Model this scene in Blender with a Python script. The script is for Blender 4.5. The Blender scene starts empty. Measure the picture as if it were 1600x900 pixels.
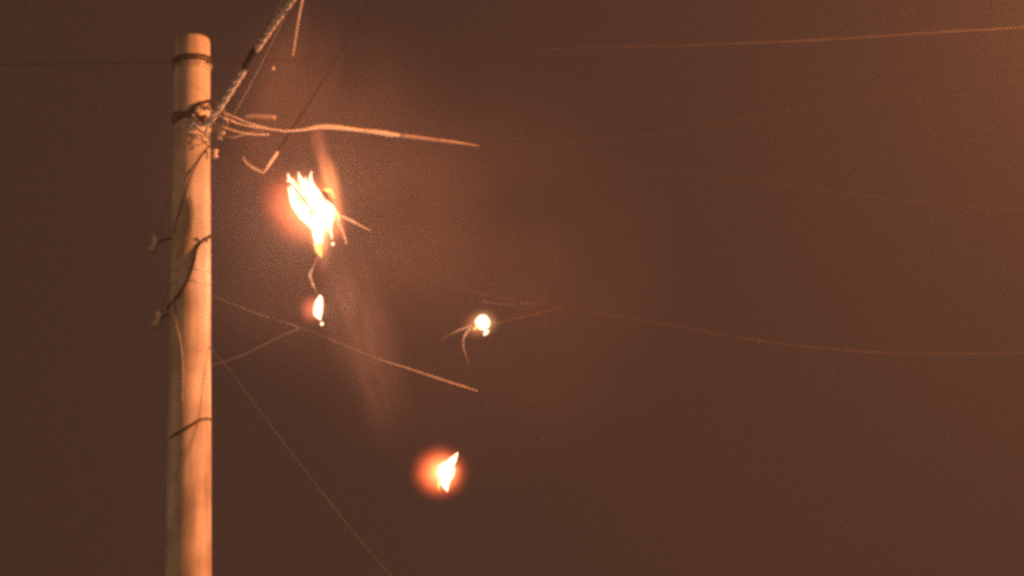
import bpy, bmesh, math, random
from mathutils import Vector, noise

# ------------------------------------------------------------------ camera, sky, exposure
scene = bpy.context.scene
col = scene.collection
FPX = 6000.0                      # focal length in pixels of the 1600 px wide photograph
PITCH = math.radians(17.0)
CAM = Vector((0.0, 0.0, 1.6))
cam_data = bpy.data.cameras.new('camera')
cam = bpy.data.objects.new('camera', cam_data)
col.objects.link(cam)
cam.location = CAM
cam.rotation_euler = (math.radians(90) + PITCH, 0, 0)
cam_data.sensor_width = 36.0
cam_data.lens = 36.0 * FPX / 1600.0
cam_data.clip_start = 0.1
cam_data.clip_end = 2000
cam_data.dof.use_dof = True
cam_data.dof.focus_distance = 20.0
cam_data.dof.aperture_fstop = 2.4
scene.camera = cam

world = bpy.data.worlds.new('World')
scene.world = world
world.use_nodes = True
bg = world.node_tree.nodes['Background']
bg.inputs['Color'].default_value = (1.0, 0.49, 0.40, 1)      # light-polluted night sky
bg.inputs['Strength'].default_value = 0.036

HAZE_DENSITY = 0.0029
LAMP_WATTS = 4500.0
FILL_LAMP_WATTS = 3200.0
FIRE_WATTS = 31.0
FLAME_RADIANCE = 4.2

vs = scene.view_settings
vs.view_transform = 'Standard'
vs.look = 'None'
vs.exposure = 0.0
vs.gamma = 1.0
vs.use_curve_mapping = False
cy = scene.cycles
cy.use_denoising = False         # the night picture keeps its grain
cy.volume_bounces = 1
cy.max_bounces = 6
cy.filter_width = 3.6
cy.volume_max_steps = 256
cy.sample_clamp_indirect = 0.5
cy.sample_clamp_direct = 2.5
cy.use_adaptive_sampling = False

YP = 19.1                         # the pole stands 19 m from the camera
PX = 20.0 / FPX                   # metres per photo pixel at the pole


def at(px, py, Y=YP):
    """point at distance Y north of the camera that the photo shows at (px, py)"""
    x, up = (px - 800.0) / FPX, (450.0 - py) / FPX
    dy = math.cos(PITCH) - up * math.sin(PITCH)
    dz = math.sin(PITCH) + up * math.cos(PITCH)
    t = Y / dy
    return Vector((x * t, Y, CAM.z + dz * t))


# ------------------------------------------------------------------ materials
def new_mat(name):
    m = bpy.data.materials.new(name)
    m.use_nodes = True
    nt = m.node_tree
    nt.nodes.clear()
    out = nt.nodes.new('ShaderNodeOutputMaterial')
    return m, nt, out


def surface(name, c1, c2, scale=20.0, rough=0.6, metallic=0.0, bump=0.15, detail=6.0, stretch=None, spec=0.5):
    m, nt, out = new_mat(name)
    b = nt.nodes.new('ShaderNodeBsdfPrincipled')
    b.inputs['Roughness'].default_value = rough
    b.inputs['Metallic'].default_value = metallic
    b.inputs['Specular IOR Level'].default_value = spec
    tc = nt.nodes.new('ShaderNodeTexCoord')
    mp = nt.nodes.new('ShaderNodeMapping')
    if stretch:
        mp.inputs['Scale'].default_value = stretch
    n = nt.nodes.new('ShaderNodeTexNoise')
    n.inputs['Scale'].default_value = scale
    n.inputs['Detail'].default_value = detail
    n.inputs['Roughness'].default_value = 0.6
    r = nt.nodes.new('ShaderNodeValToRGB')
    r.color_ramp.elements[0].position = 0.35
    r.color_ramp.elements[0].color = (*c1, 1)
    r.color_ramp.elements[1].position = 0.65
    r.color_ramp.elements[1].color = (*c2, 1)
    bp = nt.nodes.new('ShaderNodeBump')
    bp.inputs['Strength'].default_value = bump
    bp.inputs['Distance'].default_value = 0.01
    L = nt.links.new
    L(tc.outputs['Object'], mp.inputs['Vector'])
    L(mp.outputs[0], n.inputs['Vector'])
    L(n.outputs['Fac'], r.inputs[0])
    L(r.outputs[0], b.inputs['Base Color'])
    L(n.outputs['Fac'], bp.inputs['Height'])
    L(bp.outputs[0], b.inputs['Normal'])
    L(b.outputs[0], out.inputs['Surface'])
    return m


def concrete_mat():
    m, nt, out = new_mat('weathered_concrete')
    L = nt.links.new
    b = nt.nodes.new('ShaderNodeBsdfPrincipled')
    b.inputs['Roughness'].default_value = 0.85
    tc = nt.nodes.new('ShaderNodeTexCoord')
    # broad mottling, vertical rain streaks and fine grain
    mp = nt.nodes.new('ShaderNodeMapping')
    mp.inputs['Scale'].default_value = (14, 14, 1.4)
    n1 = nt.nodes.new('ShaderNodeTexNoise')
    n1.inputs['Scale'].default_value = 1.0
    n1.inputs['Detail'].default_value = 5
    n2 = nt.nodes.new('ShaderNodeTexNoise')
    n2.inputs['Scale'].default_value = 5.0
    n2.inputs['Detail'].default_value = 4
    n3 = nt.nodes.new('ShaderNodeTexNoise')
    n3.inputs['Scale'].default_value = 160.0
    n3.inputs['Detail'].default_value = 3
    L(tc.outputs['Object'], mp.inputs['Vector'])
    L(mp.outputs[0], n1.inputs['Vector'])
    L(tc.outputs['Object'], n2.inputs['Vector'])
    L(tc.outputs['Object'], n3.inputs['Vector'])
    r1 = nt.nodes.new('ShaderNodeValToRGB')
    r1.color_ramp.elements[0].position = 0.3
    r1.color_ramp.elements[0].color = (0.27, 0.24, 0.20, 1)
    r1.color_ramp.elements[1].position = 0.62
    r1.color_ramp.elements[1].color = (0.52, 0.475, 0.40, 1)
    mx = nt.nodes.new('ShaderNodeMix')
    mx.data_type = 'RGBA'
    mx.blend_type = 'MULTIPLY'
    mx.inputs['Factor'].default_value = 0.6
    r2 = nt.nodes.new('ShaderNodeValToRGB')
    r2.color_ramp.elements[0].position = 0.35
    r2.color_ramp.elements[0].color = (0.42, 0.40, 0.36, 1)
    r2.color_ramp.elements[1].position = 0.6
    L(n1.outputs['Fac'], r1.inputs[0])
    L(n2.outputs['Fac'], r2.inputs[0])
    L(r1.outputs[0], mx.inputs[6])
    L(r2.outputs[0], mx.inputs[7])
    L(mx.outputs[2], b.inputs['Base Color'])
    bp = nt.nodes.new('ShaderNodeBump')
    bp.inputs['Strength'].default_value = 0.25
    bp.inputs['Distance'].default_value = 0.004
    L(n3.outputs['Fac'], bp.inputs['Height'])
    L(bp.outputs[0], b.inputs['Normal'])
    L(b.outputs[0], out.inputs['Surface'])
    return m


def emitter(name, color, strength):
    m, nt, out = new_mat(name)
    e = nt.nodes.new('ShaderNodeEmission')
    e.inputs['Color'].default_value = (*color, 1)
    e.inputs['Strength'].default_value = strength
    nt.links.new(e.outputs[0], out.inputs['Surface'])
    return m


def gas(name, hot, cool, strength, power=2.0, nscale=3.0, nmix=0.6, smoke=0.0, smoke_col=(0.6, 0.5, 0.45), step=0.5,
        stretch=(1, 1, 1), seed=0.0):
    """glowing gas or smoke that fills a unit-sphere mesh and thins out to its rim, in noisy wisps"""
    m, nt, out = new_mat(name)
    L = nt.links.new
    N = nt.nodes.new
    tc = N('ShaderNodeTexCoord')
    ln = N('ShaderNodeVectorMath'); ln.operation = 'LENGTH'
    L(tc.outputs['Object'], ln.inputs[0])
    inv = N('ShaderNodeMath'); inv.operation = 'SUBTRACT'; inv.use_clamp = True
    inv.inputs[0].default_value = 1.0
    sq = N('ShaderNodeMath'); sq.operation = 'POWER'
    sq.inputs[1].default_value = 1.6
    L(ln.outputs['Value'], sq.inputs[0])
    L(sq.outputs[0], inv.inputs[1])
    pw = N('ShaderNodeMath'); pw.operation = 'POWER'
    pw.inputs[1].default_value = power
    L(inv.outputs[0], pw.inputs[0])
    mp = N('ShaderNodeMapping')
    mp.inputs['Scale'].default_value = stretch
    mp.inputs['Location'].default_value = (seed, seed * 1.7, seed * 0.6)
    L(tc.outputs['Object'], mp.inputs['Vector'])
    nz = N('ShaderNodeTexNoise')
    nz.inputs['Scale'].default_value = nscale
    nz.inputs['Detail'].default_value = 3
    nz.inputs['Distortion'].default_value = 0.6
    L(mp.outputs[0], nz.inputs['Vector'])
    mr = N('ShaderNodeMapRange')
    mr.inputs['From Min'].default_value = 0.35
    mr.inputs['From Max'].default_value = 0.65
    mr.inputs['To Min'].default_value = 1.0 - nmix
    mr.inputs['To Max'].default_value = 1.0
    L(nz.outputs['Fac'], mr.inputs['Value'])
    den = N('ShaderNodeMath'); den.operation = 'MULTIPLY'
    L(pw.outputs[0], den.inputs[0])
    L(mr.outputs['Result'], den.inputs[1])
    if smoke > 0:
        sd = N('ShaderNodeMath'); sd.operation = 'MULTIPLY'
        sd.inputs[1].default_value = smoke
        L(den.outputs[0], sd.inputs[0])
        v = N('ShaderNodeVolumePrincipled')
        v.inputs['Color'].default_value = (*smoke_col, 1)
        L(sd.outputs[0], v.inputs['Density'])
        L(v.outputs[0], out.inputs['Volume'])
    else:
        cr = N('ShaderNodeValToRGB')
        cr.color_ramp.elements[0].position = 0.0
        cr.color_ramp.elements[0].color = (*cool, 1)
        cr.color_ramp.elements[1].position = 0.75
        cr.color_ramp.elements[1].color = (*hot, 1)
        L(den.outputs[0], cr.inputs[0])
        em = N('ShaderNodeEmission')
        ms = N('ShaderNodeMath'); ms.operation = 'MULTIPLY'
        ms.inputs[1].default_value = strength
        L(den.outputs[0], ms.inputs[0])
        L(ms.outputs[0], em.inputs['Strength'])
        L(cr.outputs[0], em.inputs['Color'])
        L(em.outputs[0], out.inputs['Volume'])
    m.cycles.volume_step_rate = step
    return m


M = {}
M['concrete'] = concrete_mat()
M['asphalt'] = surface('asphalt', (0.035, 0.034, 0.033), (0.065, 0.063, 0.06), 40, 0.9)
M['black'] = surface('black_insulation', (0.010, 0.009, 0.009), (0.022, 0.020, 0.018), 60, 0.85, spec=0.15, bump=0.02)
M['char'] = surface('charred_insulation', (0.008, 0.007, 0.006), (0.022, 0.017, 0.014), 90, 0.95, bump=0.6, spec=0.1)
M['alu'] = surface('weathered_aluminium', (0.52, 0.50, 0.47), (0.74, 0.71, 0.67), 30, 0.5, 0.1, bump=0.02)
M['grey_wire'] = surface('grey_sheath', (0.018, 0.016, 0.015), (0.045, 0.041, 0.038), 6, 0.85, spec=0.2, bump=0.02)
M['dull_wire'] = surface('dull_wire', (0.07, 0.062, 0.057), (0.13, 0.115, 0.105), 8, 0.85, spec=0.2, bump=0.02)
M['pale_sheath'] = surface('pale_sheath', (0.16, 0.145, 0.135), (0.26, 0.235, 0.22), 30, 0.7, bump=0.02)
M['steel'] = surface('galvanised_steel', (0.30, 0.29, 0.28), (0.5, 0.49, 0.47), 45, 0.45, 0.4)
M['dark_steel'] = surface('tarnished_steel', (0.03, 0.026, 0.022), (0.07, 0.06, 0.05), 45, 0.6, 0.3)
M['porcelain'] = surface('porcelain', (0.42, 0.37, 0.34), (0.55, 0.50, 0.47), 12, 0.25)
M['paint'] = surface('grey_lamp_paint', (0.22, 0.22, 0.22), (0.30, 0.30, 0.29), 20, 0.5)
M['flame'] = emitter('white_hot_flame', (1.0, 0.54, 0.32), FLAME_RADIANCE)
M['flame'].cycles.emission_sampling = 'NONE'
M['yellow_flame'] = emitter('yellow_flame', (1.0, 0.48, 0.13), 2.2)
M['yellow_flame'].cycles.emission_sampling = 'NONE'
M['spark'] = emitter('spark_light', (1.0, 0.66, 0.36), 3.0)
M['spark'].cycles.emission_sampling = 'NONE'
M['ember'] = emitter('ember_glow', (1.0, 0.50, 0.28), 2.2)


# ------------------------------------------------------------------ mesh helpers
def light(name, loc, color, watts, radius, parent):
    d = bpy.data.lights.new(name, 'POINT')
    d.color = color
    d.energy = watts
    d.shadow_soft_size = radius
    o = bpy.data.objects.new(name, d)
    col.objects.link(o)
    o.location = loc
    o.parent = parent
    o.matrix_parent_inverse = parent.matrix_world.inverted()
    return o


def link(name, me, mat, parent=None, smooth=True):
    if smooth:
        for p in me.polygons:
            p.use_smooth = True
    me.materials.append(mat)
    o = bpy.data.objects.new(name, me)
    col.objects.link(o)
    if parent is not None:
        o.parent = parent
        o.matrix_parent_inverse = parent.matrix_world.inverted()
    return o


def tag(o, label, cat, group=None, kind=None):
    if label: o['label'] = label
    if cat: o['category'] = cat
    if group: o['group'] = group
    if kind: o['kind'] = kind
    return o


def thing(name, loc, label, cat, group=None):
    o = bpy.data.objects.new(name, None)
    o.empty_display_size = 0.05
    col.objects.link(o)
    o.location = loc
    bpy.context.view_layer.update()
    return tag(o, label, cat, group)


def crom(pts, n=8):
    """Catmull-Rom curve through (Vector, radius) pairs"""
    P = [pts[0]] + list(pts) + [pts[-1]]
    out = []
    for i in range(1, len(P) - 2):
        for k in range(n):
            t = k / n
            q = []
            for c in range(4):
                f = lambda e: (list(e[0]) + [e[1]])[c]
                p0, p1, p2, p3 = f(P[i - 1]), f(P[i]), f(P[i + 1]), f(P[i + 2])
                q.append(0.5 * (2 * p1 + (p2 - p0) * t + (2 * p0 - 5 * p1 + 4 * p2 - p3) * t * t
                                + (3 * p1 - p0 - 3 * p2 + p3) * t ** 3))
            out.append((Vector(q[:3]), max(q[3], 1e-4)))
    out.append(pts[-1])
    return out


def tube_mesh(name, path, sides=8, wobble=0.0, seed=0.0):
    bm = bmesh.new()
    rings = []
    n = len(path)
    ref = Vector((0.31, 0.87, 0.38)).normalized()
    for i, (p, r) in enumerate(path):
        a = path[max(i - 1, 0)][0]
        b = path[min(i + 1, n - 1)][0]
        d = (b - a).normalized()
        u = d.cross(ref)
        if u.length < 0.05:
            u = d.cross(Vector((1, 0, 0)))
        u.normalize()
        v = d.cross(u).normalized()
        ring = []
        for k in range(sides):
            an = 2 * math.pi * k / sides
            w = 1.0
            q = p + (u * math.cos(an) + v * math.sin(an)) * r
            if wobble:
                w += wobble * noise.noise(q * 28 + Vector((seed, seed * 2, 0)))
                q = p + (u * math.cos(an) + v * math.sin(an)) * r * w
            ring.append(bm.verts.new(q))
        rings.append(ring)
    for i in range(n - 1):
        for k in range(sides):
            bm.faces.new((rings[i][k], rings[i][(k + 1) % sides], rings[i + 1][(k + 1) % sides], rings[i + 1][k]))
    bm.faces.new(list(reversed(rings[0])))
    bm.faces.new(rings[-1])
    bmesh.ops.recalc_face_normals(bm, faces=bm.faces[:])
    me = bpy.data.meshes.new(name)
    bm.to_mesh(me)
    bm.free()
    return me


def tube(name, pts, r, mat, parent=None, n=8, sides=8, wobble=0.0, seed=0.0):
    """pts: list of Vectors (radius r) or (Vector, radius)"""
    pr = [(p if isinstance(p, tuple) else (p, r)) for p in pts]
    o = link(name, tube_mesh(name, crom(pr, n) if n > 1 else pr, sides, wobble, seed), mat, parent)
    return o


def lathe(name, prof, mat, parent, origin, axis=Vector((0, 0, 1)), sides=24):
    """prof: (radius, height) along axis from origin"""
    axis = axis.normalized()
    u = axis.cross(Vector((0.2, 0.9, 0.3))).normalized()
    v = axis.cross(u)
    bm = bmesh.new()
    rings = []
    for r, h in prof:
        rings.append([bm.verts.new(origin + axis * h + (u * math.cos(2 * math.pi * k / sides) + v * math.sin(2 * math.pi * k / sides)) * r)
                      for k in range(sides)])
    for i in range(len(rings) - 1):
        for k in range(sides):
            bm.faces.new((rings[i][k], rings[i][(k + 1) % sides], rings[i + 1][(k + 1) % sides], rings[i + 1][k]))
    bm.faces.new(list(reversed(rings[0])))
    bm.faces.new(rings[-1])
    bmesh.ops.recalc_face_normals(bm, faces=bm.faces[:])
    me = bpy.data.meshes.new(name)
    bm.to_mesh(me)
    bm.free()
    return link(name, me, mat, parent)


def blob(name, centre, half, mat, parent=None, sub=3, tilt=0.0, lump=0.0, kind=None):
    """an ellipsoid volume, unit sphere in object space, tilted in the picture's plane"""
    bm = bmesh.new()
    bmesh.ops.create_icosphere(bm, subdivisions=sub, radius=1.0)
    if lump:
        for v in bm.verts:
            v.co *= 1 + lump * noise.noise(v.co * 1.9 + Vector(half) * 40)
    me = bpy.data.meshes.new(name)
    bm.to_mesh(me)
    bm.free()
    o = link(name, me, mat, None)
    o.location = centre
    o.scale = half
    o.rotation_euler = (0, tilt, 0)
    if parent is not None:
        bpy.context.view_layer.update()
        o.parent = parent
        o.matrix_parent_inverse = parent.matrix_world.inverted()
    if kind:
        o['kind'] = kind
    return o


# ------------------------------------------------------------------ ground
bm = bmesh.new()
bmesh.ops.create_grid(bm, x_segments=8, y_segments=8, size=150)
me = bpy.data.meshes.new('ground')
bm.to_mesh(me); bm.free()
ground = link('ground', me, M['asphalt'], None, smooth=False)
ground['kind'] = 'structure'

# ------------------------------------------------------------------ the utility pole
def ax(py): return 300.5 - 6.5 * (py - 62) / 838.0
def rp(py): return 28.0 + 7.5 * (py - 62) / 838.0

ptop, plow = at(300.5, 60), at(294, 900)
lean = (ptop - plow).normalized()
pbase = plow - lean * (plow.z / lean.z)
H = (ptop - pbase).length
def pr_at(h):                      # pole radius at height h above its foot
    r900, h900 = 35.5 * PX, (plow - pbase).length
    r62 = 28.0 * PX
    return r62 + (r900 - r62) * (H - h) / (H - h900)

pole = thing('utility_pole', pbase, 'tall tapered concrete utility pole lit orange on its right side', 'utility pole')
prof = [(pr_at(0), -0.4)]
for k in range(60):
    h = H * k / 60.0
    prof.append((pr_at(h), h))
rt = pr_at(H)
prof += [(rt, H - 0.035), (rt * 0.985, H - 0.02), (rt * 0.93, H - 0.007), (rt * 0.82, H), (rt * 0.4, H + 0.004), (0.002, H + 0.005)]
lathe('shaft', prof, M['concrete'], pole, pbase, lean, 48)


def on_pole(px, py, lift=0.006):
    """point on the pole's face towards the camera"""
    u = max(-0.999, min(0.999, (px - ax(py)) / rp(py)))
    R = rp(py) * PX
    return at(px, py, YP) + Vector((0, -R * math.sqrt(1 - u * u) - lift, 0))


def pole_ring(name, py, hpx, mat, lift=0.006, tilt=0.0, parent=None):
    """a strap that hugs the pole at photo row py, hpx photo pixels high"""
    c = at(ax(py), py, YP)
    R = rp(py) * PX
    hh = hpx * PX / 2
    axis = (lean + Vector((tilt, 0, 0))).normalized()
    return lathe(name, [(R - 0.004, -hh), (R + lift, -hh), (R + lift * 1.15, 0), (R + lift, hh), (R - 0.004, hh)], mat, parent or pole, c, axis, 40)


def bolt(px, py, r, mat, parent=pole, lift=0.0, name='bolt'):
    c = on_pole(px, py, lift)
    n = Vector(((px - ax(py)) / rp(py), -math.sqrt(max(0.02, 1 - min(1, ((px - ax(py)) / rp(py)) ** 2))), 0)).normalized()
    return lathe(name, [(r * 0.6, -0.01), (r, 0.0), (r, r * 0.7), (r * 0.8, r * 1.1), (r * 0.3, r * 1.3)], mat, parent, c, n, 10)

pole_ring('strap', 98, 10, M['dark_steel'], 0.010, -0.03)
pole_ring('strap_edge', 106, 3.0, M['steel'], 0.012, -0.03)
pole_ring('steel_band', 428, 3.0, M['steel'], 0.002)
pole_ring('steel_band', 447, 4.0, M['steel'], 0.002)
# hardware where the cables land on the pole
pole_ring('clamp_band', 190, 9, M['dark_steel'], 0.010, 0.25)
pole_ring('clamp_band', 204, 5, M['steel'], 0.010, -0.15)
bolt(311, 183, 0.020, M['porcelain'], lift=0.012, name='clamp_block')
bolt(306, 199, 0.016, M['porcelain'], lift=0.010, name='clamp_block')
bolt(320, 193, 0.018, M['dark_steel'], lift=0.014)
bolt(313, 382, 0.009, M['porcelain'], lift=0.006)
bolt(325, 382, 0.008, M['porcelain'], lift=0.006)
bolt(304, 241, 0.006, M['dark_steel'])
bolt(324, 176, 0.014, M['porcelain'], lift=0.016, name='clamp_block')
bolt(299, 208, 0.010, M['steel'], lift=0.010)
tube('clevis', [on_pole(315, 176, 0.012), at(324, 168, YP - .12), at(331, 176, YP - .13), at(329, 192, YP - .13), on_pole(319, 200, 0.012)], 0.007, M['steel'], pole)
tube('clevis', [on_pole(303, 190, 0.014), at(313, 196, YP - .125), at(325, 190, YP - .13), at(338, 180, YP - .13)], 0.008, M['porcelain'], pole)
# bracket arm that sticks out to the right and carries two spool insulators
tube('bracket_arm', [on_pole(322, 200, 0.0), at(332, 200, YP - 0.06), at(340, 204, YP - 0.08), at(345, 209, YP - 0.08)], 0.009, M['steel'], pole)

# cables that run down or wrap round the face of the pole
def clad(name, pts, r, mat, label, cat='cable', lift=0.008):
    o = tube(name, [on_pole(x, y, lift) if abs(x - ax(y)) < rp(y) else at(x, y, YP - 0.01) for x, y in pts], r, mat, None, 6)
    return tag(o, label, cat, 'cables strapped to the pole')

clad('pole_cable', [(329, 158), (316, 170), (303, 181), (290, 190), (272, 196)], 0.011, M['black'],
     'thick black cable slanting across the pole just above the bracket')
clad('pole_cable', [(331, 226), (322, 243), (309, 268), (297, 296), (285, 330), (272, 370)], 0.0035, M['black'],
     'thin dark wire slanting down the pole below the bracket')
clad('pole_cable', [(331, 368), (326, 376), (317, 386), (309, 400), (305, 420), (297, 445), (281, 470), (262, 482)], 0.0085, M['black'],
     'thick kinked black cable crossing the middle of the pole')
clad('pole_cable', [(300, 318), (303, 345), (300, 372), (292, 392), (280, 410)], 0.004, M['dark_steel'],
     'short dark cable on the left half of the pole above the kinked cable')
clad('pole_cable', [(274, 470), (275, 495), (279, 520), (285, 548), (288, 580), (287, 640)], 0.005, M['pale_sheath'],
     'pale wire hanging down the shaded left side of the pole')
clad('pole_cable', [(331, 655), (318, 662), (304, 672), (290, 681), (274, 687), (262, 690)], 0.007, M['dark_steel'],
     'dark cable wrapped round the lower part of the pole')


# ------------------------------------------------------------------ spool insulators and connectors
def spool(centre, r, h, axis, label, mat=M['porcelain']):
    t = thing('spool_insulator', centre, label, 'insulator', 'porcelain insulators on the pole')
    axis = axis.normalized()
    lathe('porcelain_body', [(r * .55, -h), (r * .95, -h * .95), (r, -h * .7), (r * .62, -h * .25), (r * .55, 0), (r * .62, h * .25), (r, h * .7), (r * .95, h * .95), (r * .55, h)],
          mat, t, centre, axis, 20)
    lathe('pin', [(r * .18, -h * 1.35), (r * .2, h * 1.35)], M['steel'], t, centre, axis, 10)
    return t

spool(at(345, 211, YP - 0.04), 0.020, 0.022, Vector((0.4, -.2, 1)), 'small pale spool insulator at the end of the bracket')
spool(at(336, 240, YP - 0.06), 0.017, 0.020, Vector((0, 0, 1)), 'small pale knob insulator on the right edge of the pole')
s1 = spool(at(242, 382, YP + 0.10), 0.030, 0.040, Vector((.35, 0, 1)), 'dim grey insulator left of the pole, beside the kinked cable')
s2 = spool(at(248, 500, YP + 0.10), 0.032, 0.040, Vector((.3, 0, 1)), 'dim grey insulator left of the pole, the lower of two')
for s, (x, y), (x2, y2) in ((s1, (242, 382), (270, 372)), (s2, (248, 500), (268, 490))):
    tube('bracket', [at(x, y, YP + 0.10), at((x + x2) / 2, (y + y2) / 2 - 2, YP + 0.07), at(x2 + 8, y2, YP + 0.02)], 0.008, M['dark_steel'], s)
    tube('tie_wire', [at(x, y + 14, YP + 0.09), at(x + 3, y - 14, YP + 0.09), at(x + 12, y - 45, YP + 0.08), at(x + 22, y - 75, YP + 0.04), at(x + 34, y - 105, YP)],
         0.004, M['pale_sheath'], s)


# ------------------------------------------------------------------ wires
def wire(name, pts, r, mat, label, cat='wire', group='overhead wires', n=8, sides=8):
    return tag(tube(name, [at(*p) for p in pts], r, mat, None, n, sides), label, cat, group)


def twisted(name, pts, r, pitch, mats, label, cat='cable', strands=2, group='overhead wires', turns=14):
    base = crom([(at(*p[:3]), 1.0) for p in pts], 40)
    t = thing(name, base[0][0], label, cat, group)
    L, dist = 0.0, []
    for i, (p, _) in enumerate(base):
        if i: L += (p - base[i - 1][0]).length
        dist.append(L)
    for s in range(strands):
        path = []
        for i, (p, _) in enumerate(base):
            a = base[max(i - 1, 0)][0]; b = base[min(i + 1, len(base) - 1)][0]
            d = (b - a).normalized()
            u = d.cross(Vector((0, 0, 1))).normalized(); v = d.cross(u)
            an = 2 * math.pi * (dist[i] / pitch + s / strands)
            path.append((p + (u * math.cos(an) + v * math.sin(an)) * r * 0.85, r))
        link('strand', tube_mesh('strand', path, 7), mats[s % len(mats)], t)
    return t

# twisted service cable that comes over the camera and lands on the pole
tw = twisted('twisted_cable',
        [(322, 197, YP - .13), (340, 172, YP - .22), (360, 142, YP - .40), (383, 106, YP - .62), (401, 76, YP - .85), (430, 34, YP - 1.2), (462, -10, YP - 1.6),
         (560, -150, YP - 2.8), (760, -460, YP - 5.2)],
        0.0105, 0.17, [M['alu'], M['alu']], 'thick pale twisted cable rising steeply from the pole to the top edge')
tube('shade_gap', [at(384, 105, YP - .625), at(392, 90, YP - .74), at(400, 77, YP - .845)], 0.022, M['grey_wire'], tw, 4, 12)  # dark sleeve standing in for shade on this stretch of cable
wire('overhead_wire', [(344, 212, YP - .10), (352, 200, YP - .14), (372, 166, YP - .34), (398, 118, YP - .62), (430, 55, YP - 1.1), (478, -40, YP - 1.9), (640, -330, YP - 4.5)],
     0.0042, M['pale_sheath'], 'thin grey wire running up beside the thick twisted cable')
wire('overhead_wire', [(330, 196, YP - .12), (340, 178, YP - .17), (356, 150, YP - .32), (378, 112, YP - .55), (405, 62, YP - .95), (452, -20, YP - 1.7), (600, -270, YP - 4.2)],
     0.0050, M['pale_sheath'], 'pale wire hugging the left side of the thick twisted cable')
wire('overhead_wire', [(457, 86, YP - 1.1), (461, 60, YP - 1.2), (466, 30, YP - 1.35), (474, -8, YP - 1.6), (500, -120, YP - 2.4), (560, -300, YP - 3.6)],
     0.0058, M['alu'], 'short loose wire end hanging from the top edge right of the twisted cable')
# wire past the top strap of the pole
wire('overhead_wire', [(-900, 118, YP + 1.5), (-300, 108, YP + .6), (0, 101, YP + .1), (270, 98, YP - .12), (330, 98, YP - .12), (500, 92, YP - .1), (800, 78, YP), (1100, 70, YP + .1), (1300, 61, YP + .2), (1500, 48, YP + .3), (1640, 38, YP + .5), (2300, -30, YP + 1.5)],
     0.0019, M['grey_wire'], 'nearly level thin wire passing the strap near the pole top')
wire('overhead_wire', [(322, 196, YP + .1), (500, 218, YP + .3), (700, 232, YP + .5), (1000, 212, YP + .9), (1300, 160, YP + 1.4), (1600, 122, YP + 2), (2300, 40, YP + 4)],
     0.0013, M['black'], 'faint dark wire right of centre rising to the right edge')
# level cable, the fire's light on it painted as pale stretches
lev = thing('level_cable', at(330, 186, YP - .10), 'pale cable running level from the bracket just above the large fire', 'cable', 'overhead wires')
tube('cable_core', [at(328, 184, YP - .12), at(352, 194, YP - .14), at(382, 199, YP - .12), at(440, 206, YP - .08), at(500, 199, YP - .04), at(600, 208, YP + .02), at(745, 227, YP + .12), at(1000, 262, YP + .3), at(1600, 330, YP + 1.2), at(2400, 380, YP + 3)],
     0.0009, M['black'], lev)  # near-black, so the run beyond the firelight fades out
tube('lit_stretch', [(at(440, 205, YP - .085), .004), (at(470, 203, YP - .065), .006), (at(500, 198, YP - .045), .012), (at(525, 199, YP - .03), .0125), (at(560, 203, YP), .0085), (at(590, 206.5, YP + .015), .012), (at(612, 210, YP + .025), .0115),
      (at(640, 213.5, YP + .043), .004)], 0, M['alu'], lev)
tube('lit_stretch_fade', [(at(615, 210.5, YP + .028), .006), (at(632, 212.5, YP + .038), .011), (at(650, 214.5, YP + .05), .010), (at(672, 217.5, YP + .065), .0085), (at(700, 221, YP + .08), .0085), (at(722, 224, YP + .1), .006), (at(748, 228, YP + .12), .0025)], 0, M['pale_sheath'], lev)  # duller second stretch, painted for the light falling off
tube('tail_strand', [at(334, 180, YP - .13), at(352, 184, YP - .16), at(372, 193, YP - .14), at(400, 199, YP - .12), at(440, 204, YP - .09)], 0.0045, M['alu'], lev)
tube('tail_strand', [at(332, 190, YP - .13), at(345, 197, YP - .16), at(372, 206, YP - .14), at(396, 210, YP - .12), at(420, 210, YP - .10)], 0.0042, M['alu'], lev)
tube('tail_strand', [at(330, 178, YP - .13), at(346, 176, YP - .18), at(362, 181, YP - .17), at(388, 192, YP - .14), at(425, 202, YP - .1)], 0.0036, M['alu'], lev)
tube('tail_strand', [at(336, 204, YP - .12), at(350, 212, YP - .15), at(368, 214, YP - .15), at(392, 206, YP - .12), at(412, 205, YP - .1)], 0.0034, M['pale_sheath'], lev)
tube('tail_strand', [at(322, 168, YP - .13), at(334, 160, YP - .2), at(346, 168, YP - .2), at(352, 182, YP - .18), at(346, 198, YP - .16), at(334, 206, YP - .12)], 0.0045, M['pale_sheath'], lev)
tube('tail_loop', [at(334, 178, YP - .12), at(340, 180, YP - .19), at(352, 186, YP - .19), at(356, 192, YP - .16)], 0.006, M['steel'], lev)
sl = tube('connector_sleeve', [(at(383, 182, YP + .15), .006), (at(387, 182, YP + .15), .0115), (at(405, 182.5, YP + .14), .0135), (at(424, 183.5, YP + .13), .0135), (at(429, 184, YP + .13), .012), (at(431, 184, YP + .13), .006)], 0, M['porcelain'], None, 3, 12)
tag(sl, 'short pale connector sleeve lying level above the cable beside the bracket', 'connector')
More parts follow.
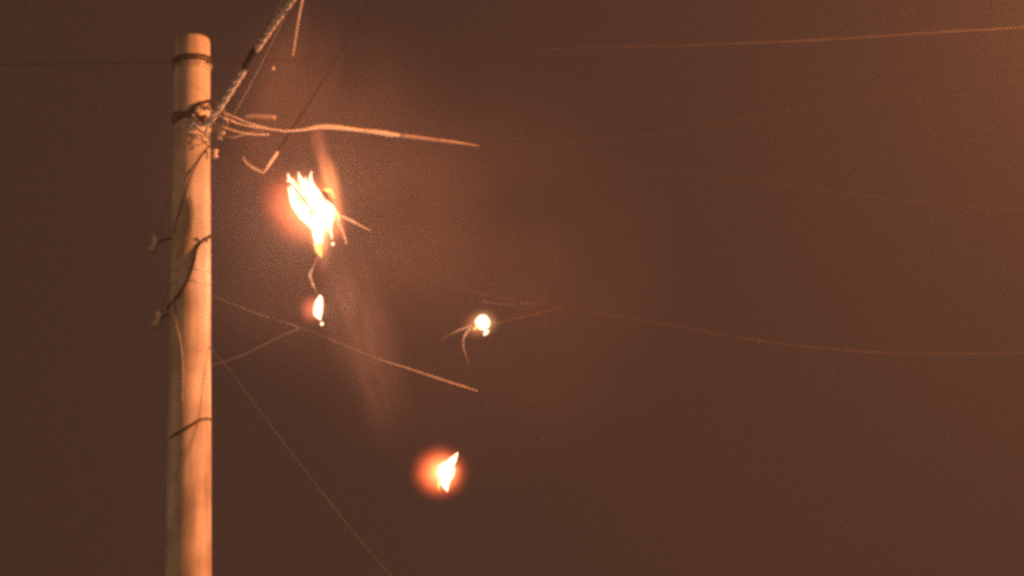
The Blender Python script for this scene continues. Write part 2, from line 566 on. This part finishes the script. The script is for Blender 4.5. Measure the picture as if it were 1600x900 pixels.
# hooked dark cable with a pale end, above the fire
hk = thing('hooked_cable', at(411, 270, YP - .2), 'dark loose cable bent into a hook with a pale end beside the fire', 'cable', 'overhead wires')
tube('sheath', [(at(434, 237, YP + .1), .0055), (at(458, 199, YP + .02), .0055), (at(480, 166, YP - .08), .0042), (at(520, 100, YP - .3), .002), (at(590, -20, YP - .7), .0018), (at(760, -300, YP - 2), .0018)], 0, M['black'], hk)
tube('pale_end', [(at(410.5, 271, YP + .1), .004), (at(417, 262, YP + .1), .007), (at(424, 251, YP + .1), .0095), (at(431, 241, YP + .1), .0095), (at(436, 233, YP + .1), .006), (at(444, 222, YP + .09), .003)], 0, M['alu'], hk)
tube('bent_tail', [(at(380, 244, YP + .1), .002), (at(384, 254, YP + .1), .006), (at(394, 262, YP + .1), .008), (at(404, 267, YP + .1), .007), (at(411, 270.5, YP + .1), .004)], 0, M['alu'], hk)

# the burning cable: pole > large fire > sagging away to the right
bc = thing('burning_cable', at(334, 206, YP - .1), 'sagging cable that carries the large fire and runs on to the right edge', 'cable', 'overhead wires')
tube('sheath', [at(332, 206, YP - .10), at(380, 238, YP - .05), at(440, 284, YP), at(476, 312, YP + .01), at(510, 330, YP + .02), at(540, 341, YP + .03), at(570, 357, YP + .05), at(640, 402, YP + .1), at(740, 455, YP + .2), at(870, 480, YP + .4),
               at(1000, 500, YP + .6), at(1280, 544, YP + 1.1), at(1600, 551, YP + 1.8), at(2300, 520, YP + 3.5)], 0.0016, M['grey_wire'], bc)
tube('bare_strand', [(at(530, 336, YP - .02), .004), (at(541, 341, YP - .02), .006), (at(553, 347, YP - .01), .0055), (at(566, 354, YP), .003), (at(578, 360, YP + .02), .0012)], 0, M['alu'], bc)
tube('bare_strand', [(at(520, 334, YP - .05), .004), (at(528, 346, YP - .06), .005), (at(534, 358, YP - .06), .0055), (at(539, 372, YP - .05), .004), (at(541, 382, YP - .05), .002)], 0, M['alu'], bc)
tube('charred_strand', [at(452, 285, YP - .085), at(463, 298, YP - .095), at(474, 311, YP - .1), at(484, 326, YP - .095), at(489, 336, YP - .08)], 0.0055, M['char'], bc, wobble=.5)
tube('charred_strand', [at(505, 300, YP - .07), at(513, 310, YP - .09), at(519, 317, YP - .08)], 0.008, M['char'], bc, wobble=.5)
tube('split_strand', [at(870, 480, YP + .4), at(830, 475, YP + .36), at(790, 476, YP + .3), at(752, 470, YP + .22)], 0.0034, M['grey_wire'], bc)
tube('split_strand', [at(880, 481, YP + .41), at(845, 489, YP + .37), at(805, 498, YP + .3), at(768, 506, YP + .24), at(756, 506, YP + .22)], 0.004, M['grey_wire'], bc)
tube('hanging_tail', [(at(750, 505, YP + .22), .005), (at(730, 511, YP + .21), .0045), (at(708, 520, YP + .2), .0038), (at(688, 532, YP + .2), .0015)], 0, M['dull_wire'], bc)
tube('hanging_tail', [(at(742, 508, YP + .22), .005), (at(727, 522, YP + .2), .005), (at(723, 538, YP + .2), .0045), (at(728, 556, YP + .2), .003), (at(733, 572, YP + .2), .001)], 0, M['dull_wire'], bc)
tube('hanging_tail', [(at(497, 398, YP), .002), (at(489, 418, YP), .003), (at(484, 431, YP), .009), (at(487, 441, YP - .01), .008), (at(493, 453, YP), .002), (at(499, 466, YP + .01), .002)], 0, M['pale_sheath'], bc)

# lower wire from the pole to the right
lw = thing('lower_wire', at(330, 461, YP), 'thin wire leaving the pole at mid height and falling to the right', 'wire', 'overhead wires')
tube('near_span', [at(322, 458, YP), at(400, 490, YP + .05), at(480, 516, YP + .1), at(600, 565, YP + .15), at(640, 578, YP + .18)], 0.003, M['dull_wire'], lw)
tube('far_span', [at(640, 578, YP + .18), at(745, 611, YP + .25), at(970, 676, YP + .5), at(1280, 758, YP + 1), at(1620, 832, YP + 1.7), at(2400, 960, YP + 3.6)], 0.0014, M['black'], lw)  # black beyond the pale stretch, so the wire fades out
tube('lit_stretch', [(at(590, 561, YP + .14), .003), (at(640, 577, YP + .17), .0048), (at(700, 597, YP + .2), .0058), (at(746, 611, YP + .25), .003)], 0, M['pale_sheath'], lw)  # paler colour stands for brighter light on this stretch
tube('branch', [at(466, 514, YP + .09), at(430, 530, YP + .07), at(390, 550, YP + .05), at(352, 565, YP + .03), at(318, 572, YP)], 0.0026, M['dull_wire'], lw)
wire('drop_wire', [(322, 538, YP - .03), (334, 550, YP - .06), (360, 580, YP - .12), (400, 635, YP - .2), (500, 766, YP - .45), (612, 902, YP - .8), (900, 1220, YP - 2), (1500, 1700, YP - 5)],
     0.0024, M['dull_wire'], 'thin drop wire slanting from the pole down to the bottom edge')


# ------------------------------------------------------------------ fires
def tongue(parent, pts, mat=M['flame'], seed=0.0, wob=.45, name='flame_tongue'):
    path = [(at(x, y, YP + d), r * PX * (.95 if parent.name == 'cable_fire' else 1)) for x, y, r, d in pts]
    return link(name, tube_mesh(name, crom(path, 7), 12, wob, seed), mat, parent)

fire = thing('cable_fire', at(500, 400, YP), 'large white hot fire blazing on the cable right of the pole', 'fire', 'fires on the cables')
tongue(fire, [(450, 292, .4, -.03), (454, 302, 3.5, -.03), (461, 316, 7, -.02), (472, 333, 8, 0), (484, 347, 6, .01), (491, 360, 1, .01)], seed=1)
tongue(fire, [(448, 281, .3, -.03), (455, 287, 1.8, -.03), (466, 297, 3, -.02), (476, 308, 3, -.01)], seed=12)
tongue(fire, [(466, 268, .3, 0), (470, 281, 3.2, 0), (478, 296, 6.5, 0), (489, 315, 9, 0), (497, 334, 11, 0), (502, 352, 6, 0)], seed=2)
tongue(fire, [(487, 267, .3, .02), (485, 279, 2.8, .02), (488, 292, 5, .02), (499, 314, 8, .01), (510, 332, 9, .01), (514, 348, 3, .01)], seed=3)
tongue(fire, [(477, 276, .3, .01), (479, 287, 2.6, .01), (484, 302, 5, .01), (492, 318, 5, .01)], seed=13)
tongue(fire, [(497, 330, 5, -.02), (499, 348, 9.5, -.02), (497, 367, 7.5, -.02), (498, 384, 5, -.02), (502, 400, .4, -.02)], seed=4)
tongue(fire, [(508, 314, .6, .03), (516, 322, 3.5, .02), (521, 333, 4.5, .01), (516, 350, 3.4, 0), (519, 374, .4, -.01)], seed=5)
tongue(fire, [(505, 296, .4, .03), (511, 297, 3.6, .03), (517, 299, 3, .03), (523, 311, .5, .03)], M['yellow_flame'], seed=6)
tongue(fire, [(521, 326, .4, .03), (526, 333, 2.4, .03), (529, 342, 1.8, .03), (528, 352, .4, .03)], M['yellow_flame'], seed=14)
tongue(fire, [(499, 378, .6, -.05), (498, 388, 5, -.045), (503, 403, .4, -.04)], M['yellow_flame'], seed=8)
rnd = random.Random(7)
for k in range(30):                # fine ragged licks along the burning strand
    t = rnd.random()
    x0, y0 = 458 + 52 * t + rnd.uniform(-7, 7), 290 + 62 * t + rnd.uniform(-12, 12)
    ln_ = rnd.uniform(14, 34)
    dx, dy = ln_ * rnd.uniform(.30, .62), ln_ * rnd.uniform(.75, 1.0)
    d0, w0 = rnd.uniform(-.07, .03), rnd.uniform(1.0, 2.6)
    tongue(fire, [(x0 - dx * .5, y0 - dy * .5, .3, d0), (x0 - dx * .1 + rnd.uniform(-2, 2), y0 - dy * .15, w0, d0), (x0 + dx * .2, y0 + dy * .2, w0 * .8, d0), (x0 + dx * .5 + rnd.uniform(-2, 2), y0 + dy * .55, .3, d0)],
           M['flame'] if k % 3 else M['yellow_flame'], seed=30 + k, wob=.5)
c = lambda x, y, d=0.0: at(x, y, YP + d)
s = PX
blob('flame_envelope', c(487, 322), (27 * s, 27 * s, 64 * s), gas('yellow_fire', (1, .66, .28), (1, .38, .11), 60, 1.6, 2.6, .95, stretch=(1.6, 1.6, .5), seed=11), fire, 3, math.radians(-27), .15)
blob('flame_envelope', c(500, 366), (18 * s, 18 * s, 44 * s), gas('yellow_fire_foot', (1, .62, .26), (1, .36, .10), 50, 1.6, 2.4, .8, stretch=(1.5, 1.5, .5), seed=13), fire, 3, math.radians(-2), .15)
blob('flame_envelope', c(488, 328), (66 * s, 55 * s, 92 * s), gas('orange_flame', (1, .40, .12), (1, .17, .05), 15.0, 2.6, 2.0, .45, seed=3), fire, 3, math.radians(-28), .12)
blob('flame_envelope', c(452, 325, .03), (60 * s, 52 * s, 84 * s), gas('red_glow', (1, .20, .07), (1, .14, .05), 10.5, 2.8, 2.2, .5, seed=8), fire, 3, math.radians(-25), .12)  # red halo left of the core, emitted by the gas itself
blob('flame_envelope', c(516, 285, .05), (20 * s, 20 * s, 62 * s), gas('rising_flame', (1, .40, .13), (1, .20, .07), 22, 1.2, 1.7, .7, stretch=(1.5, 1.5, .7), seed=5), fire, 3, math.radians(-14), .25)
blob('flame_envelope', c(500, 228, .05), (17 * s, 17 * s, 46 * s), gas('rising_wisp', (1, .30, .14), (1, .22, .10), 8, 1.2, 1.9, .8, stretch=(1.5, 1.5, .7), seed=9), fire, 3, math.radians(-10), .25)
blob('flame_envelope', c(522, 340, .04), (20 * s, 20 * s, 44 * s), gas('side_flame', (1, .40, .14), (1, .20, .07), 12, 1.2, 1.7, .6, seed=15), fire, 3, math.radians(-12), .2)
blob('flame_envelope', c(506, 400, .02), (16 * s, 16 * s, 34 * s), gas('under_flame', (1, .33, .16), (1, .24, .11), 7, 1.2, 1.9, .7, seed=21), fire, 3, math.radians(10), .25)
tag(blob('ember', c(520, 381, -.06), (2.6 * s, 2.6 * s, 2.6 * s), M['spark'], None, 2), 'tiny round glowing ember at the foot of the large fire', 'ember', 'glowing embers')

light('fire_light', c(499, 347, -.075), (1.0, 0.52, 0.32), FIRE_WATTS, .02, fire)
f2 = thing('small_fire', at(500, 502, YP), 'small upright flame at the end of a strand hanging below the large fire', 'fire', 'fires on the cables')
tongue(f2, [(500, 461, .5, 0), (500, 467, 4.5, 0), (497, 479, 7, 0), (497, 491, 6.5, 0), (501, 500, .8, 0)], seed=9, wob=.35)
tube('charred_tip', [(at(503, 459, YP - .03), .003), (at(508, 464, YP - .03), .009), (at(509, 471, YP - .03), .007), (at(507, 478, YP - .03), .003)], 0, M['char'], f2, 4, wobble=.4)
blob('flame_envelope', c(487, 483, .01), (26 * s, 22 * s, 32 * s), gas('red_glow_small', (1, .20, .09), (1, .17, .07), 16, 2.6, 1.6, .2, seed=2), f2, 3, 0, .1)  # small red halo, self-emitting gas
tag(blob('ember', c(503, 506, -.01), (2.7 * s, 2.5 * s, 2.7 * s), M['spark'], None, 2), 'tiny glowing ember just under the small hanging flame', 'ember', 'glowing embers')

light('fire_light', c(497, 482, -.032), (1.0, 0.52, 0.32), FIRE_WATTS * .16, .012, f2)
f3 = thing('spark_ball', at(755, 515, YP + .22), 'round white glare of burning cable near the centre with hanging tails', 'fire', 'fires on the cables')
bm = bmesh.new(); bmesh.ops.create_icosphere(bm, subdivisions=3, radius=1)
for v in bm.verts:
    v.co = at(754.5, 503.5, YP + .20) + v.co * 11 * s * (1 + .25 * noise.noise(v.co * 1.5 + Vector((3, 1, 7))))
me = bpy.data.meshes.new('molten_ball'); bm.to_mesh(me); bm.free()
link('molten_ball', me, M['flame'], f3)
blob('flame_envelope', c(755, 504, .2), (34 * s, 28 * s, 30 * s), gas('glare_ball', (1, .62, .30), (1, .36, .14), 14, 3.0, 2.5, .5, seed=23), f3, 3, 0, .15)
for k, (x0, y0, x1, y1) in enumerate(((748, 508, 739, 515), (757, 512, 761, 522))):
    tongue(f3, [(x0, y0, 2.6, .19), ((x0 + x1) / 2, (y0 + y1) / 2 + 1, 1.8, .19), (x1, y1, .3, .19)], M['flame'] if k % 2 else M['yellow_flame'], seed=90 + k, wob=.4)
blob('flame_envelope', c(742, 510, .22), (30 * s, 26 * s, 26 * s), gas('red_glow_ball', (1, .30, .12), (1, .2, .08), 6, 2.6, 1.5, .2, seed=6), f3, 3, 0, .1)
sp = tongue(f3, [(756, 524, .6, .2), (759, 520, 3, .2), (764, 516, .8, .2)], M['spark'], 3, .2, 'molten_drip')

light('fire_light', c(754, 503, .145), (1.0, 0.52, 0.32), FIRE_WATTS * .17, .018, f3)
f4 = thing('falling_fire', at(698, 768, YP - .1), 'teardrop flame with a red glow, the lowest of the fires', 'fire', 'fires on the cables')
tongue(f4, [(717, 706, .4, -.1), (713, 711, 2.4, -.1), (707, 721, 6.5, -.1), (697, 737, 12.5, -.1), (696, 750, 9, -.1), (697, 760, 4.5, -.1), (699, 768, .5, -.1)], seed=11, wob=.3)
for k in range(7):
    x0, y0, w0 = 702 - k * 2.4 + rnd.uniform(-4, 4), 728 + k * 4.2, rnd.uniform(1.4, 3.2)
    tongue(f4, [(x0 + 6, y0 - 12, .3, -.11), (x0 + rnd.uniform(-1, 2), y0 - 2, w0, -.11), (x0 - 3, y0 + 6, w0 * .7, -.11), (x0 - 5 + rnd.uniform(-2, 3), y0 + 13, .3, -.11)], M['flame'] if k % 2 else M['yellow_flame'], seed=70 + k, wob=.4)
tube('burning_scrap', [(at(716, 704, YP - .13), .002), (at(717, 710, YP - .13), .006), (at(714, 721, YP - .14), .0055), (at(708, 735, YP - .14), .003)], 0, M['char'], f4, 4, wobble=.4)
blob('flame_envelope', c(692, 738, -.1), (34 * s, 30 * s, 36 * s), gas('orange_drop', (1, .50, .18), (1, .34, .11), 22, 2.2, 2.5, .3, seed=19), f4, 3, 0, .1)
blob('flame_envelope', c(687, 738, -.09), (57 * s, 50 * s, 55 * s), gas('red_glow_drop', (1, .18, .05), (1, .12, .032), 30.0, 3.4, 2.5, .3, seed=4), f4, 3, 0, .06)

light('fire_light', c(698, 740, -.155), (1.0, 0.52, 0.32), FIRE_WATTS * .3, .014, f4)

tag(blob('ash_flake', c(426, 107, -.5), (3.2 * s, 2 * s, 3.6 * s), M['porcelain'], None, 2, .4, .5), 'tiny pale ash flake floating right of the pole top', 'ash')

# ------------------------------------------------------------------ smoke
def smoke(x, y, rx, rz, tilt, dens, depth, label, seed, nmix=.8, st=(1, 1, .5), power=1.2):
    o = blob('smoke', c(x, y, depth), (rx * s, rx * s, rz * s), gas('smoke', (1, 1, 1), (1, 1, 1), 0, power, 2.0, nmix, dens, (.72, .62, .59), 1.1, st, seed), None, 3, math.radians(tilt), .15)
    return tag(o, label, 'smoke', 'smoke round the fires', 'stuff')

smoke(570, 535, 70, 210, -17, .75, .05, 'pale streak of smoke trailing down to the right below the large fire', 1.0, .95, (1.2, 1.2, .8), 1.9)
smoke(445, 150, 95, 190, 14, .7, .1, 'thin smoke rising from the large fire towards the top edge', 4.0)
smoke(490, 300, 310, 330, 0, .165, .1, 'thin lit smoke hanging round the large fire', 7.0, .75, (1, 1, 1), 1.4)
smoke(660, 400, 480, 380, 20, .07, .2, 'thin smoke spreading right of the large fire', 9.0, .75, (1, 1, 1), 1.5)

# ------------------------------------------------------------------ street lamp just right of the view, which lights the pole
def street_lamp(head, side, color, watts, label):
    lb = Vector((head.x + 1.6 * side, head.y, 0))
    t = thing('street_lamp', lb, label, 'street lamp', 'street lamps')
    lathe('base', [(0.16, 0), (0.16, 0.02), (0.11, 0.05), (0.10, 0.9), (0.075, 0.95)], M['paint'], t, lb)
    tube('post', [(lb + Vector((0, 0, .9)), .07), (lb + Vector((0, 0, 5)), .055), (lb + Vector((0, 0, head.z - .5)), .045), (lb + Vector((-.25 * side, 0, head.z + .05)), .035),
                  (lb + Vector((-.9 * side, 0, head.z + .2)), .03), (head + Vector((.25 * side, 0, .17)), .028)], 0, M['paint'], t, 8, 14)
    lathe('housing', [(0.03, .20), (0.12, .19), (0.17, .13), (0.18, .06), (0.165, .06)], M['paint'], t, head, Vector((0, 0, 1)), 20)
    lathe('rim', [(0.165, .065), (0.172, .03), (0.165, .0), (0.16, .0), (0.16, .065)], M['paint'], t, head, Vector((0, 0, 1)), 20)
    light('bulb', head + Vector((0, 0, -.06)), color, watts, .11, t)
    return t

street_lamp(at(1960, -150, 17.5), 1, (1.0, 0.29, 0.095), LAMP_WATTS, 'grey street lamp with a bright orange sodium bowl, nearest to the pole on its right')
street_lamp(Vector((-13.0, 3.0, 8.0)), -1, (1.0, 0.55, 0.30), FILL_LAMP_WATTS, 'added grey street lamp with a weaker warm bowl, unseen far left on the camera side')  # second lamp, out of view, added to lift the pole's dim side

# ------------------------------------------------------------------ night haze that the fires and the lamp light up
bm = bmesh.new()
bmesh.ops.create_cube(bm, size=1.0)
me = bpy.data.meshes.new('haze'); bm.to_mesh(me); bm.free()
m, nt, out = new_mat('night_haze')
v = nt.nodes.new('ShaderNodeVolumePrincipled')
v.inputs['Color'].default_value = (.84, .87, .86, 1)
v.inputs['Density'].default_value = HAZE_DENSITY
v.inputs['Anisotropy'].default_value = 0.0
nt.links.new(v.outputs[0], out.inputs['Volume'])
hz = link('haze', me, m, None, smooth=False)
hz.scale = (312, 312, 15.0)
hz.location = (0, 0, 6.5)
tag(hz, None, None, None, 'stuff')
